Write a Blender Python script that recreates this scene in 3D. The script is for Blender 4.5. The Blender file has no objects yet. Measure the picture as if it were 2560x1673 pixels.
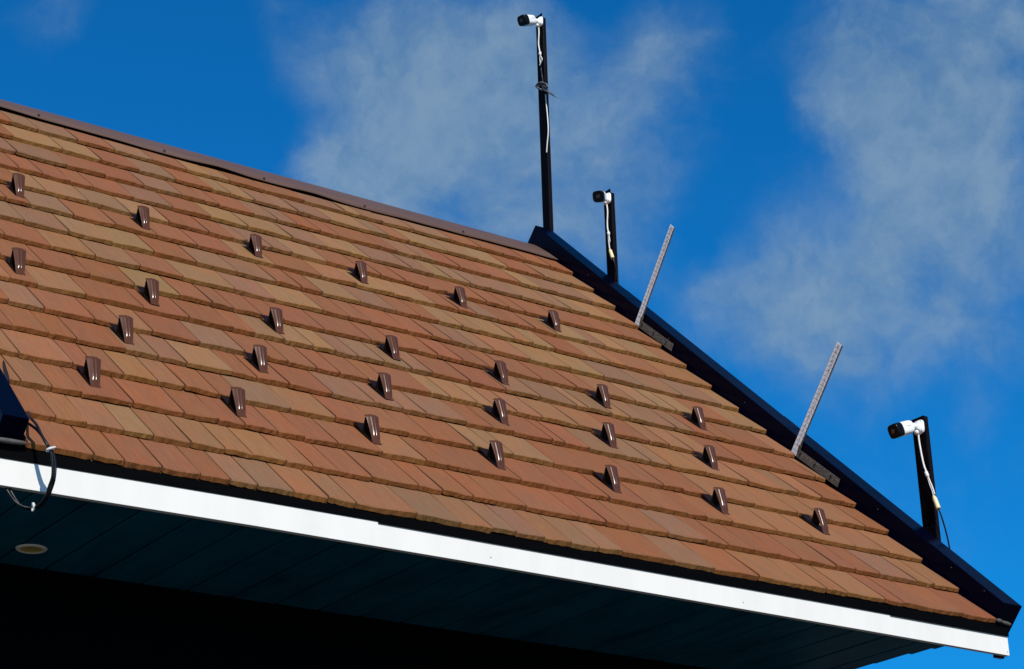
import bpy, math, random
from mathutils import Vector, Matrix
random.seed(7)

# ------------------------------------------------------------------ camera, sky, sun, exposure
sc = bpy.context.scene
T = 0.7609746103354776            # roof pitch
CT, ST = math.cos(T), math.sin(T)
E = 0.254                         # exposure of one tile course
GZ = -3.62                        # ground level (the eave line is z = 0)

cam_d = bpy.data.cameras.new('camera')
cam = bpy.data.objects.new('camera', cam_d)
sc.collection.objects.link(cam)
CR = Vector((0.82078472, -0.5706197, -0.02656317))
CU = Vector((-0.19958461, -0.33003406, 0.92262858))
CF = Vector((0.5352368, 0.75197784, 0.38477383))
CC = Vector((-6.47454877, -5.54874505, -2.01411587))
cam.matrix_world = Matrix(((CR.x, CU.x, -CF.x, CC.x), (CR.y, CU.y, -CF.y, CC.y), (CR.z, CU.z, -CF.z, CC.z), (0, 0, 0, 1)))
cam_d.sensor_width = 36.0
cam_d.lens = 5267.221 / 2560 * 36
cam_d.clip_start = 0.1
cam_d.clip_end = 3000
sc.camera = cam

SUN_AZ, SUN_EL = math.radians(17), math.radians(36)   # azimuth west of straight in front of the eave
sd = Vector((-math.sin(SUN_AZ) * math.cos(SUN_EL), -math.cos(SUN_AZ) * math.cos(SUN_EL), math.sin(SUN_EL)))
sun_d = bpy.data.lights.new('sun', 'SUN')
sun_d.energy = 4.6
sun_d.angle = math.radians(0.53)
sun_d.color = (1.0, 0.94, 0.85)
sun = bpy.data.objects.new('sun', sun_d)
sun.rotation_euler = sd.to_track_quat('Z', 'Y').to_euler()
sun.location = sd * 20
sc.collection.objects.link(sun)

CLOUDS = [
 (0.3192,0.7951,0.5157, 0.0123, 0.35),
 (0.4071,0.7513,0.5194, 0.0143, 0.50),
 (0.4309,0.7482,0.5046, 0.0143, 0.45),
 (0.4349,0.7550,0.4907, 0.0123, 0.35),
 (0.4528,0.7301,0.5117, 0.0265, 0.75),
 (0.4845,0.7121,0.5081, 0.0327, 0.95),
 (0.4719,0.7381,0.4821, 0.0347, 1.00),
 (0.4508,0.7657,0.4589, 0.0245, 0.80),
 (0.4872,0.7475,0.4516, 0.0306, 0.85),
 (0.5150,0.7152,0.4725, 0.0265, 0.80),
 (0.5188,0.6908,0.5036, 0.0204, 0.90),
 (0.4379,0.7678,0.4676, 0.0143, 0.50),
 (0.5139,0.7405,0.4330, 0.0184, 0.75),
 (0.5322,0.7235,0.4397, 0.0225, 0.80),
 (0.5506,0.6659,0.5035, 0.0225, 0.45),
 (0.5708,0.6638,0.4832, 0.0184, 0.40),
 (0.5549,0.6836,0.4740, 0.0184, 0.55),
 (0.5715,0.6467,0.5051, 0.0123, 0.35),
 (0.5891,0.6373,0.4967, 0.0123, 0.25),
 (0.5660,0.6973,0.4397, 0.0204, 0.75),
 (0.5573,0.7139,0.4240, 0.0204, 0.60),
 (0.5793,0.7034,0.4118, 0.0143, 0.30),
 (0.6278,0.5965,0.5001, 0.0286, 0.60),
 (0.6554,0.5756,0.4891, 0.0347, 0.95),
 (0.6721,0.5503,0.4954, 0.0245, 0.90),
 (0.6520,0.5975,0.4668, 0.0327, 0.90),
 (0.6159,0.6206,0.4853, 0.0184, 0.50),
 (0.6761,0.5721,0.4643, 0.0245, 0.80),
 (0.6468,0.6176,0.4474, 0.0204, 0.45),
 (0.6928,0.5767,0.4330, 0.0225, 0.70),
 (0.6788,0.6034,0.4185, 0.0245, 0.60),
 (0.6334,0.6581,0.4070, 0.0225, 0.60),
 (0.6220,0.6810,0.3864, 0.0204, 0.50),
 (0.6516,0.6503,0.3906, 0.0245, 0.85),
 (0.6630,0.6284,0.4069, 0.0204, 0.70),
 (0.6056,0.6886,0.3988, 0.0123, 0.30),
 (0.6649,0.6535,0.3618, 0.0225, 0.65),
 (0.6400,0.6764,0.3645, 0.0184, 0.45),
 (0.6936,0.6090,0.3847, 0.0184, 0.60),
 (0.7052,0.5854,0.4001, 0.0184, 0.65),
 (0.7122,0.6002,0.3640, 0.0163, 0.60),
 (0.7089,0.6202,0.3358, 0.0123, 0.30),
 (0.6809,0.6430,0.3507, 0.0858, 0.22),
 (0.6399,0.6500,0.4098, 0.0531, 0.20),
 (0.6085,0.6934,0.3858, 0.0245, 0.30),
 (0.6319,0.6745,0.3818, 0.0245, 0.40),
 (0.6791,0.6324,0.3726, 0.0184, 0.40),
 (0.6960,0.5952,0.4018, 0.0286, 0.40),
 (0.3109,0.8000,0.5132, 0.0184, 0.35),
 (0.5375,0.7130,0.4503, 0.0327, 0.40),
 (0.4654,0.7664,0.4427, 0.0286, 0.50),
 (0.5605,0.6517,0.5111, 0.0225, 0.60),
 (0.5555,0.6734,0.4878, 0.0225, 0.50),
 (0.6765,0.6174,0.4014, 0.0245, 0.50),
 (0.6710,0.6339,0.3845, 0.0204, 0.40),
 (0.5023,0.6950,0.5144, 0.0225, 0.60),
 (0.6985,0.6170,0.3626, 0.0225, 0.45),
 (0.4469,0.7397,0.5031, 0.0306, 0.50),
 (0.4220,0.7568,0.4991, 0.0184, 0.50),
 (0.4898,0.7323,0.4731, 0.0368, 0.60),
 (0.6557,0.5860,0.4761, 0.0408, 0.70),
 (0.6144,0.6114,0.4987, 0.0225, 0.50),
 (0.6823,0.5914,0.4299, 0.0347, 0.60),
 (0.6494,0.6468,0.3998, 0.0368, 0.50),
 (0.6232,0.6244,0.4709, 0.0204, 0.50),
 (0.5600,0.6916,0.4561, 0.0184, 0.40),
 (0.6183,0.6714,0.4086, 0.0184, 0.40),
 (0.5290,0.6994,0.4807, 0.0225, 0.60),
 (0.4462,0.7737,0.4498, 0.0184, 0.50),
 (0.5781,0.6714,0.4636, 0.0143, 0.30),
 (0.5822,0.6521,0.4856, 0.0143, 0.35),
 (0.6695,0.5893,0.4523, 0.0327, 0.60),
 (0.6481,0.6090,0.4574, 0.0225, 0.50),
 (0.5487,0.7002,0.4568, 0.0204, 0.50),
 (0.6612,0.6113,0.4350, 0.0204, 0.45),
]
SKY_TINT = (0.03, 0.59, 1.06, 1)
CLOUD_COL = (1.5, 2.55, 3.75, 1)
EDGE_MUL = (1.08, .98, .60, 1)
TILES = {
 16: "-4.200t -3.291g -3.156g -2.957r -2.763g -2.563r -2.374t -2.239t -2.134r -1.943r -1.708g -1.470t -1.369g -1.234g -1.046g -0.811r -0.618r -0.465r -0.318r -0.153r",
 15: "-4.200t -3.347t -3.102t -2.909r -2.714g -2.518r -2.322t -2.223t -2.088g -1.956g -1.847g -1.660t -1.425g -1.324o -1.190t -0.954t -0.757t -0.570r -0.438r -0.336g -0.148o",
 14: "-4.200r -3.395g -3.153r -2.961r -2.767g -2.572r -2.453r -2.376r -2.186g -2.060g -1.954r -1.822r -1.715r -1.479r -1.380g -1.243g -1.139r -1.004r -0.812r -0.626t -0.496g -0.390g -0.158t",
 13: "-4.200r -3.449r -3.340r -3.208r -3.098r -2.899g -2.704r -2.510t -2.316t -2.080g -1.885t -1.755t -1.649g -1.414g -1.283t -1.177g -1.068g -0.940g -0.752g -0.554g -0.450t -0.326t -0.157o",
 12: "-4.200t -3.499t -3.392t -3.195g -2.999t -2.805r -2.609r -2.483g -2.416g -2.289g -2.181t -1.994r -1.807r -1.703r -1.567r -1.436r -1.328r -1.217r -1.095r -0.966r -0.867r -0.657r -0.442r -0.253r -0.064r",
 11: "-4.200r -3.635r -3.529g -3.335r -3.143r -2.949r -2.753r -2.559t -2.370r -2.129o -1.943t -1.748t -1.648t -1.518r -1.386r -1.281g -1.159r -1.047r -0.942r -0.815t -0.618g -0.520t -0.382t -0.290t -0.152o",
 10: "-4.200t -3.622g -3.426t -3.235t -3.045r -2.847g -2.654g -2.462r -2.333r -2.229t -2.036g -1.848r -1.723r -1.619t -1.488t -1.383t -1.198o -1.095t -1.016t -0.962r -0.770o -0.638o -0.540r -0.299o -0.066o",
 9: "-4.200t -3.768r -3.577o -3.384g -3.187r -2.997t -2.756g -2.565t -2.334r -2.203r -2.096r -1.908r -1.778r -1.674g -1.545g -1.445o -1.248t -1.150t -1.019t -0.823g -0.592g -0.358g -0.114t",
 8: "-4.200r -3.676r -3.480r -3.290t -3.097r -2.951r -2.855r -2.724r -2.623r -2.434r -2.204r -2.078r -1.971r -1.870r -1.742r -1.606r -1.504r -1.318r -1.128r -1.012o -0.791t -0.657t -0.548t -0.424r -0.226t -0.092t",
 7: "-4.200o -3.872r -3.765o -3.570r -3.334r -3.138r -2.949r -2.850g -2.719t -2.587t -2.482g -2.378g -2.252g -2.122g -2.018r -1.829r -1.644g -1.461g -1.270t -1.211g -1.077t -0.977g -0.847g -0.715g -0.611r -0.481r -0.372r -0.134o",
 6: "-4.200r -3.941g -3.806r -3.612r -3.498o -3.376r -3.180g -2.990r -2.888r -2.804r -2.676r -2.570r -2.441r -2.340r -2.148t -2.053t -1.919t -1.831o -1.724o -1.595o -1.407o -1.217r -1.022o -0.913o -0.781o -0.663r -0.492r -0.249r -0.060o",
 5: "-4.200r -3.993r -3.859r -3.753r -3.563g -3.436g -3.325t -3.135r -3.033r -2.900r -2.712g -2.525g -2.395g -2.291g -2.099r -1.975r -1.873r -1.682r -1.620r -1.491g -1.304g -1.174g -1.068o -0.873o -0.639o -0.441g -0.339o -0.206r -0.075r",
 4: "-4.200o -4.034o -3.839r -3.749r -3.650o -3.522o -3.415r -3.285r -3.182g -2.992o -2.803r -2.619r -2.484r -2.382r -2.193t -2.093t -2.007t -1.815r -1.621r -1.391r -1.263r -1.160r -1.025o -0.774o -0.532o -0.386o -0.337o -0.141r",
 3: "-4.200o -4.092o -3.985r -3.881r -3.693r -3.504r -3.374r -3.270r -3.143r -3.038r -2.902r -2.716o -2.529r -2.425r -2.293r -2.106r -1.918r -1.784r -1.687r -1.495r -1.303r -1.202r -1.069o -0.831o -0.638o -0.394o -0.204o",
 2: "-4.200r -4.040o -3.936o -3.803t -3.700o -3.568o -3.442o -3.338o -3.209o -3.107r -3.005r -2.874r -2.679r -2.580r -2.450r -2.349r -2.218r -1.983r -1.854r -1.748r -1.558g -1.369r -1.260r -1.128r -0.994r -0.887r -0.695r -0.585r -0.454g -0.251o -0.145o",
 1: "-4.200r -3.984r -3.883r -3.750r -3.617r -3.513g -3.413g -3.281o -3.150o -3.046o -2.809g -2.626o -2.499g -2.396g -2.273o -2.162g -2.035g -1.929r -1.690g -1.499r -1.283o -1.065o -0.938o -0.832o -0.634r -0.529r -0.391r -0.191r",
}

w = bpy.data.worlds.new('World')
sc.world = w
w.use_nodes = True
nt = w.node_tree
nt.nodes.clear()
def wn(t, **k):
    n = nt.nodes.new(t)
    for a, b in k.items(): setattr(n, a, b)
    return n
def wm(op, a, b=None, c=None, clamp=False):
    n = wn('ShaderNodeMath', operation=op, use_clamp=clamp)
    for i, v in enumerate((a, b, c)):
        if v is None: continue
        if isinstance(v, (int, float)): n.inputs[i].default_value = v
        else: nt.links.new(v, n.inputs[i])
    return n.outputs[0]
sky = wn('ShaderNodeTexSky', sky_type='NISHITA', sun_disc=False, sun_elevation=SUN_EL, sun_rotation=math.pi + SUN_AZ,
         altitude=0, air_density=1.0, dust_density=0.3, ozone_density=2.5)
tint = wn('ShaderNodeMixRGB', blend_type='MULTIPLY'); tint.inputs[0].default_value = 1
nt.links.new(sky.outputs[0], tint.inputs[1]); tint.inputs[2].default_value = SKY_TINT
tc = wn('ShaderNodeTexCoord')
warp = wn('ShaderNodeTexNoise'); warp.inputs['Scale'].default_value = 9; warp.inputs['Detail'].default_value = 6; warp.inputs['Roughness'].default_value = 0.62
nt.links.new(tc.outputs['Generated'], warp.inputs['Vector'])
sub = wn('ShaderNodeVectorMath', operation='SUBTRACT'); nt.links.new(warp.outputs['Color'], sub.inputs[0]); sub.inputs[1].default_value = (.5, .5, .5)
sca = wn('ShaderNodeVectorMath', operation='SCALE'); nt.links.new(sub.outputs[0], sca.inputs[0]); sca.inputs['Scale'].default_value = 0.055
wd = wn('ShaderNodeVectorMath', operation='ADD'); nt.links.new(tc.outputs['Generated'], wd.inputs[0]); nt.links.new(sca.outputs[0], wd.inputs[1])
dens = None
for cx, cy, cz, r, wt in CLOUDS:                      # soft cloud banks, each at its own bearing
    d = wn('ShaderNodeVectorMath', operation='DISTANCE')
    nt.links.new(wd.outputs[0], d.inputs[0]); d.inputs[1].default_value = (cx, cy, cz)
    mr = wn('ShaderNodeMapRange', interpolation_type='SMOOTHSTEP')
    nt.links.new(d.outputs['Value'], mr.inputs[0])
    mr.inputs['From Min'].default_value = r * 1.75; mr.inputs['From Max'].default_value = 0.0
    mr.inputs['To Min'].default_value = 0; mr.inputs['To Max'].default_value = wt * 0.72
    dens = mr.outputs[0] if dens is None else wm('ADD', dens, wm('MULTIPLY', mr.outputs[0], wm('SUBTRACT', 1.0, dens)))
# cloud over the unseen rest of the sky, made whiter for neutral fill light
far = wn('ShaderNodeVectorMath', operation='DISTANCE'); nt.links.new(tc.outputs['Generated'], far.inputs[0]); far.inputs[1].default_value = tuple(CF)
fm = wn('ShaderNodeMapRange', interpolation_type='SMOOTHSTEP'); nt.links.new(far.outputs['Value'], fm.inputs[0]); fm.inputs['From Min'].default_value = .3; fm.inputs['From Max'].default_value = .55
gen = wn('ShaderNodeTexNoise'); gen.inputs['Scale'].default_value = 3.2; gen.inputs['Detail'].default_value = 7; gen.inputs['Roughness'].default_value = .58
nt.links.new(tc.outputs['Generated'], gen.inputs['Vector'])
gm = wn('ShaderNodeMapRange', interpolation_type='SMOOTHSTEP'); nt.links.new(gen.outputs[0], gm.inputs[0]); gm.inputs['From Min'].default_value = .46; gm.inputs['From Max'].default_value = .66; gm.inputs['To Max'].default_value = .7
fine = wn('ShaderNodeTexNoise'); fine.inputs['Scale'].default_value = 16; fine.inputs['Detail'].default_value = 8; fine.inputs['Roughness'].default_value = .6; fine.inputs['Distortion'].default_value = .3
nt.links.new(wd.outputs[0], fine.inputs['Vector'])
fine2 = wn('ShaderNodeTexNoise'); fine2.inputs['Scale'].default_value = 52; fine2.inputs['Detail'].default_value = 7; fine2.inputs['Roughness'].default_value = .62
nt.links.new(wd.outputs[0], fine2.inputs['Vector'])
nz = wm('ADD', wm('MULTIPLY', wm('SUBTRACT', fine.outputs[0], .5), 1.6), wm('MULTIPLY', wm('SUBTRACT', fine2.outputs[0], .5), .5))
nz = wm('MULTIPLY', nz, wm('ADD', wm('MULTIPLY', dens, .8, clamp=True), .25))
fr = wn('ShaderNodeMapRange', interpolation_type='SMOOTHSTEP'); nt.links.new(wm('ADD', dens, nz), fr.inputs[0])
fr.inputs['From Min'].default_value = .04; fr.inputs['From Max'].default_value = 1.05; fr.inputs['To Min'].default_value = 0; fr.inputs['To Max'].default_value = .80
dens = fr.outputs[0]
mixc = wn('ShaderNodeMixRGB'); nt.links.new(dens, mixc.inputs[0]); nt.links.new(tint.outputs[0], mixc.inputs[1]); cvar = wn('ShaderNodeMixRGB'); cvar.inputs[1].default_value = (1.15, 2.15, 3.4, 1); cvar.inputs[2].default_value = (1.95, 2.95, 4.0, 1)
cvr = wn('ShaderNodeMapRange'); nt.links.new(wm('ADD', wm('MULTIPLY', fine.outputs[0], .6), wm('MULTIPLY', fine2.outputs[0], .4)), cvr.inputs[0]); cvr.inputs['From Min'].default_value = .38; cvr.inputs['From Max'].default_value = .62
nt.links.new(cvr.outputs[0], cvar.inputs[0]); nt.links.new(cvar.outputs[0], mixc.inputs[2])
bg = wn('ShaderNodeBackground'); bg.inputs[1].default_value = 0.12
out = wn('ShaderNodeOutputWorld')
mix2 = wn('ShaderNodeMixRGB'); nt.links.new(wm('MULTIPLY', gm.outputs[0], fm.outputs[0]), mix2.inputs[0]); nt.links.new(mixc.outputs[0], mix2.inputs[1]); mix2.inputs[2].default_value = (4.6, 4.8, 5.0, 1)
nt.links.new(mix2.outputs[0], bg.inputs[0]); nt.links.new(bg.outputs[0], out.inputs[0])

sc.render.engine = 'CYCLES'
sc.view_settings.view_transform = 'Standard'
sc.view_settings.look = 'None'
sc.view_settings.exposure = 0.0
sc.view_settings.gamma = 1.0
sc.view_settings.use_curve_mapping = False

# ------------------------------------------------------------------ helpers
COL = sc.collection
def tag(o, label=None, cat=None, group=None, kind=None):
    if label: o['label'] = label
    if cat: o['category'] = cat
    if group: o['group'] = group
    if kind: o['kind'] = kind
    return o
def put(o, parent=None):
    COL.objects.link(o)
    if parent is not None:
        o.parent = parent
        o.matrix_parent_inverse = WM[parent.name].inverted()
    WM[o.name] = o.matrix_basis.copy() if True else None
    return o
WM = {}                            # world matrix of every object, known before the depsgraph runs
def empty(name, loc):
    o = bpy.data.objects.new(name, None); o.empty_display_size = .1
    o.location = loc
    return put(o)
def roofpt(x, s, h=0.0):
    return Vector((x, s * CT - h * ST, s * ST + h * CT))
class MB:
    def __init__(s): s.v = []; s.f = []; s.m = []; s.smooth = []
    def add(s, vs, fs, mi=0, smooth=False):
        b = len(s.v); s.v += [tuple(v) for v in vs]
        for f in fs: s.f.append([b + i for i in f]); s.m.append(mi); s.smooth.append(smooth)
    def box(s, a, b, mi=0, fn=None):
        (x0, y0, z0), (x1, y1, z1) = a, b
        vs = [(x, y, z) for z in (z0, z1) for y in (y0, y1) for x in (x0, x1)]
        if fn: vs = [fn(*v) for v in vs]
        s.add(vs, [(0, 2, 3, 1), (4, 5, 7, 6), (0, 1, 5, 4), (2, 6, 7, 3), (0, 4, 6, 2), (1, 3, 7, 5)], mi)
    def prism(s, poly, ext, mi=0):            # poly: 3D points, ext: vector
        n = len(poly); e = Vector(ext); vs = [Vector(p) for p in poly] + [Vector(p) + e for p in poly]
        s.add(vs, [list(range(n))[::-1], list(range(n, 2 * n))] + [(i, (i + 1) % n, n + (i + 1) % n, n + i) for i in range(n)], mi)
    def loft(s, rings, cap=True, smooth=True, mi=0, closed=True):
        n = len(rings[0]); vs = [p for r in rings for p in r]; fs = []
        m = n if closed else n - 1
        for k in range(len(rings) - 1):
            for i in range(m): j = (i + 1) % n; fs.append((k * n + i, k * n + j, (k + 1) * n + j, (k + 1) * n + i))
        b = len(s.v); s.add(vs, fs, mi, smooth)
        if cap:
            s.f.append([b + i for i in range(n)][::-1]); s.m.append(mi); s.smooth.append(False)
            s.f.append([b + (len(rings) - 1) * n + i for i in range(n)]); s.m.append(mi); s.smooth.append(False)
    def tube(s, pts, r, n=10, mi=0):
        pts = [Vector(p) for p in pts]; rings = []
        up = Vector((0.13, 0.31, 0.94))
        for i, p in enumerate(pts):
            d = (pts[min(i + 1, len(pts) - 1)] - pts[max(i - 1, 0)]).normalized()
            a = d.cross(up)
            if a.length < .05: a = d.cross(Vector((1, 0, 0)))
            a.normalize(); b = a.cross(d).normalized(); up = b
            rr = r[i] if isinstance(r, (list, tuple)) else r
            rings.append([p + (a * math.cos(t) + b * math.sin(t)) * rr for t in [2 * math.pi * k / n for k in range(n)]])
        s.loft(rings, mi=mi)
    def build(s, name, mats, parent=None, bevel=0):
        me = bpy.data.meshes.new(name); me.from_pydata(s.v, [], s.f); me.validate(); me.update()
        for m in (mats if isinstance(mats, (list, tuple)) else [mats]): me.materials.append(m)
        for p, mi, sm in zip(me.polygons, s.m, s.smooth): p.material_index = mi; p.use_smooth = sm
        o = bpy.data.objects.new(name, me); put(o, parent)
        if bevel:
            b = o.modifiers.new('bevel', 'BEVEL'); b.width = bevel; b.segments = 2; b.limit_method = 'ANGLE'; b.angle_limit = math.radians(35)
        return o
def spline(pts, n=8):                          # Catmull-Rom
    P = [Vector(p) for p in pts]; P = [P[0] * 2 - P[1]] + P + [P[-1] * 2 - P[-2]]; out = []
    for i in range(1, len(P) - 2):
        for k in range(n):
            t = k / n; a, b, c, d = P[i - 1:i + 3]
            out.append(.5 * ((2 * b) + (c - a) * t + (2 * a - 5 * b + 4 * c - d) * t * t + (3 * b - a - 3 * c + d) * t ** 3))
    return out + [P[-2]]
def superellipse(c, ax, ay, rx, ry, n=28, p=4.0):
    r = []
    for k in range(n):
        t = 2 * math.pi * k / n; a, b = math.cos(t), math.sin(t)
        r.append(c + ax * (rx * math.copysign(abs(a) ** (2 / p), a)) + ay * (ry * math.copysign(abs(b) ** (2 / p), b)))
    return r

# ------------------------------------------------------------------ materials
def mat(name, col, rough=.6, spec=.5, metal=0, noise=None, bump=None, coat=0):
    m = bpy.data.materials.new(name); m.use_nodes = True
    t = m.node_tree; b = t.nodes['Principled BSDF']
    b.inputs['Base Color'].default_value = (*col, 1); b.inputs['Roughness'].default_value = rough
    b.inputs['Specular IOR Level'].default_value = spec; b.inputs['Metallic'].default_value = metal
    b.inputs['Coat Weight'].default_value = coat
    tcn = t.nodes.new('ShaderNodeTexCoord')
    if noise:                                   # (scale vector, amount, second colour)
        sv, amt, c2 = noise
        mp = t.nodes.new('ShaderNodeMapping'); mp.inputs['Scale'].default_value = sv; t.links.new(tcn.outputs['Object'], mp.inputs[0])
        n = t.nodes.new('ShaderNodeTexNoise'); n.inputs['Scale'].default_value = 1; n.inputs['Detail'].default_value = 6; n.inputs['Roughness'].default_value = .6
        t.links.new(mp.outputs[0], n.inputs['Vector'])
        r = t.nodes.new('ShaderNodeMapRange'); t.links.new(n.outputs[0], r.inputs[0]); r.inputs['From Min'].default_value = .42; r.inputs['From Max'].default_value = .72; r.inputs['To Max'].default_value = amt
        x = t.nodes.new('ShaderNodeMixRGB'); t.links.new(r.outputs[0], x.inputs[0]); x.inputs[1].default_value = (*col, 1); x.inputs[2].default_value = (*c2, 1)
        t.links.new(x.outputs[0], b.inputs['Base Color'])
    if bump:
        sv, st = bump
        mp = t.nodes.new('ShaderNodeMapping'); mp.inputs['Scale'].default_value = sv; t.links.new(tcn.outputs['Object'], mp.inputs[0])
        n = t.nodes.new('ShaderNodeTexNoise'); n.inputs['Scale'].default_value = 1; n.inputs['Detail'].default_value = 5
        t.links.new(mp.outputs[0], n.inputs['Vector'])
        bp = t.nodes.new('ShaderNodeBump'); bp.inputs['Strength'].default_value = st; bp.inputs['Distance'].default_value = .004
        t.links.new(n.outputs[0], bp.inputs['Height']); t.links.new(bp.outputs[0], b.inputs['Normal'])
    return m
M = {}
M['white_board'] = mat('white_board', (.75, .725, .68), .55, .4, noise=((7, 1, 1.3), .22, (.52, .51, .46)))
M['black_steel'] = mat('black_steel', (.0005, .0010, .0065), .2, .04, noise=((5, 3, 3), .5, (.0008, .0016, .010)), bump=((6, 2, 6), .06))  # blue in the base colour stands in for the reflected sky
M['black_drip'] = mat('black_drip', (.0010, .0010, .0012), .5, .03, noise=((4, 20, 20), .4, (.003, .0025, .002)))
M['ridge_brown'] = mat('ridge_brown', (.100, .057, .044), .5, .25, noise=((3, 9, 9), .5, (.125, .076, .060)), bump=((2.5, 1.2, 1), .25))
M['screw_dark'] = mat('screw_dark', (.03, .03, .035), .4, .5, metal=.5)
M['guard_brown'] = mat('guard_brown', (.080, .028, .012), .2, .32, noise=((30, 30, 30), .35, (.068, .028, .013)))
M['guard_shaded'] = mat('guard_shaded', (.009, .0035, .0025), .45, .1)  # near black: the flap's shade is put into strap and leg colour
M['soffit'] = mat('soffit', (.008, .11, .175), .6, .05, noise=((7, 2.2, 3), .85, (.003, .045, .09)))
M['soffit_back'] = mat('soffit_back', (.004, .006, .008), .8, .1)
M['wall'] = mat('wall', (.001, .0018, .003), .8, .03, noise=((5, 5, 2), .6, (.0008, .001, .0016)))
M['deck'] = mat('deck', (.03, .022, .016), .85, .2, noise=((3, 20, 20), .6, (.05, .035, .02)))
M['starter'] = mat('starter', (.16, .10, .05), .8, .2, noise=((20, 3, 3), .6, (.08, .05, .02)))
M['sealant'] = mat('sealant', (.09, .085, .08), .8, .2, noise=((40, 40, 40), .6, (.03, .028, .026)))
M['post_lit'] = mat('post_lit', (.006, .0035, .004), .35, .08, noise=((30, 30, 4), .5, (.014, .009, .008)))  # lighter copy of the post paint, sun on the flange put into it
M['post_face'] = mat('post_face', (.0018, .0015, .003), .5, .03, noise=((20, 20, 3), .5, (.006, .004, .004)))  # same paint, darker for the web that gets less sun
M['white_plastic'] = mat('white_plastic', (.82, .82, .81), .35, .5, noise=((40, 40, 40), .12, (.6, .6, .58)))
M['black_plastic'] = mat('black_plastic', (.003, .003, .004), .3, .15)
M['lens'] = mat('lens', (.01, .012, .02), .08, .8, coat=.5)
M['logo_grey'] = mat('logo_grey', (.28, .28, .29), .5, .3)
M['white_cable'] = mat('white_cable', (.74, .72, .68), .5, .4, noise=((60, 60, 20), .35, (.5, .45, .38)))
M['cream_plug'] = mat('cream_plug', (.74, .62, .33), .5, .4, noise=((60, 60, 40), .4, (.8, .72, .5)))
M['black_cable'] = mat('black_cable', (.005, .006, .009), .35, .25)
M['rag'] = mat('rag', (.045, .05, .055), .6, .3, noise=((90, 90, 90), .8, (.22, .23, .23)))
M['tie_white'] = mat('tie_white', (.55, .56, .55), .4, .4)
M['scale_face'] = mat('scale_face', (.74, .74, .74), .45, .4, noise=((60, 60, 30), .3, (.6, .6, .6)))
M['alu'] = mat('alu', (.12, .10, .082), .6, .15, noise=((50, 60, 60), .8, (.05, .042, .035)))
M['stamp'] = mat('stamp', (.26, .24, .21), .6, .2)
M['print_black'] = mat('print_black', (.012, .012, .016), .6, .3)
M['light_ring'] = mat('light_ring', (.85, .83, .70), .5, .4)
M['light_cup'] = mat('light_cup', (.55, .40, .10), .35, .5)
M['added_dark_floor'] = mat('added_dark_floor', (.018, .015, .013), .85, .1, noise=((3, 30, 3), .6, (.028, .022, .018)))
M['ground'] = mat('ground', (.12, .115, .105), .9, .2, noise=((.6, .6, .6), .7, (.15, .14, .12)))

def tile_material():
    m = bpy.data.materials.new('shake_tile'); m.use_nodes = True; t = m.node_tree; b = t.nodes['Principled BSDF']
    L = t.links.new; N = t.nodes.new
    at = N('ShaderNodeAttribute'); at.attribute_name = 'tint'
    sd_ = N('ShaderNodeAttribute'); sd_.attribute_name = 'seed'
    tcn = N('ShaderNodeTexCoord')
    def noise(scale, det=5, rough=.6, dist=0):
        mp = N('ShaderNodeMapping'); mp.inputs['Scale'].default_value = scale; L(tcn.outputs['Object'], mp.inputs[0])
        n = N('ShaderNodeTexNoise'); n.noise_dimensions = '4D'; n.inputs['Scale'].default_value = 1; n.inputs['Detail'].default_value = det
        n.inputs['Roughness'].default_value = rough; n.inputs['Distortion'].default_value = dist
        L(mp.outputs[0], n.inputs['Vector']); L(sd_.outputs['Fac'], n.inputs['W']); return n.outputs[0]
    def rng(v, a, b_, c, d):
        r = N('ShaderNodeMapRange'); L(v, r.inputs[0])
        for k, q in zip(('From Min', 'From Max', 'To Min', 'To Max'), (a, b_, c, d)): r.inputs[k].default_value = q
        return r.outputs[0]
    def mixc(f, a, c, mode='MIX'):
        x = N('ShaderNodeMixRGB'); x.blend_type = mode
        if isinstance(f, float): x.inputs[0].default_value = f
        else: L(f, x.inputs[0])
        for i, q in ((1, a), (2, c)):
            if isinstance(q, tuple): x.inputs[i].default_value = (*q, 1)
            else: L(q, x.inputs[i])
        return x.outputs[0]
    grain = noise((170, 7, 60), 6, .65)                       # drawn grain running down the slope
    blot = noise((9, 3.2, 9), 4, .55, .6)                     # broad colour drift inside one tile
    fleck = noise((260, 200, 200), 3, .5)
    streak = noise((46, 3.5, 40), 4, .6, .4)
    c = mixc(rng(blot, .38, .68, 0, .42), at.outputs['Color'], mixc(1.0, at.outputs['Color'], (1.18, .92, .80), 'MULTIPLY'))
    c = mixc(rng(blot, .6, .35, 0, .35), c, mixc(1.0, at.outputs['Color'], (.88, 1.02, 1.18), 'MULTIPLY'))
    c = mixc(rng(streak, .58, .78, 0, .32), c, mixc(1.0, c, (.72, .70, .78), 'MULTIPLY'))
    c = mixc(1.0, c, mixc(rng(grain, .35, .68, 0, 1), (.86, .86, .86), (1.12, 1.11, 1.09)), 'MULTIPLY')
    c = mixc(rng(fleck, .715, .79, 0, .6), c, (.42, .34, .27))
    L(c, b.inputs['Base Color'])
    b.inputs['Roughness'].default_value = .72; b.inputs['Specular IOR Level'].default_value = .12
    bp = N('ShaderNodeBump'); bp.inputs['Strength'].default_value = .35; bp.inputs['Distance'].default_value = .003
    L(grain, bp.inputs['Height']); L(bp.outputs[0], b.inputs['Normal'])
    return m
M['tile'] = tile_material()
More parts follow.
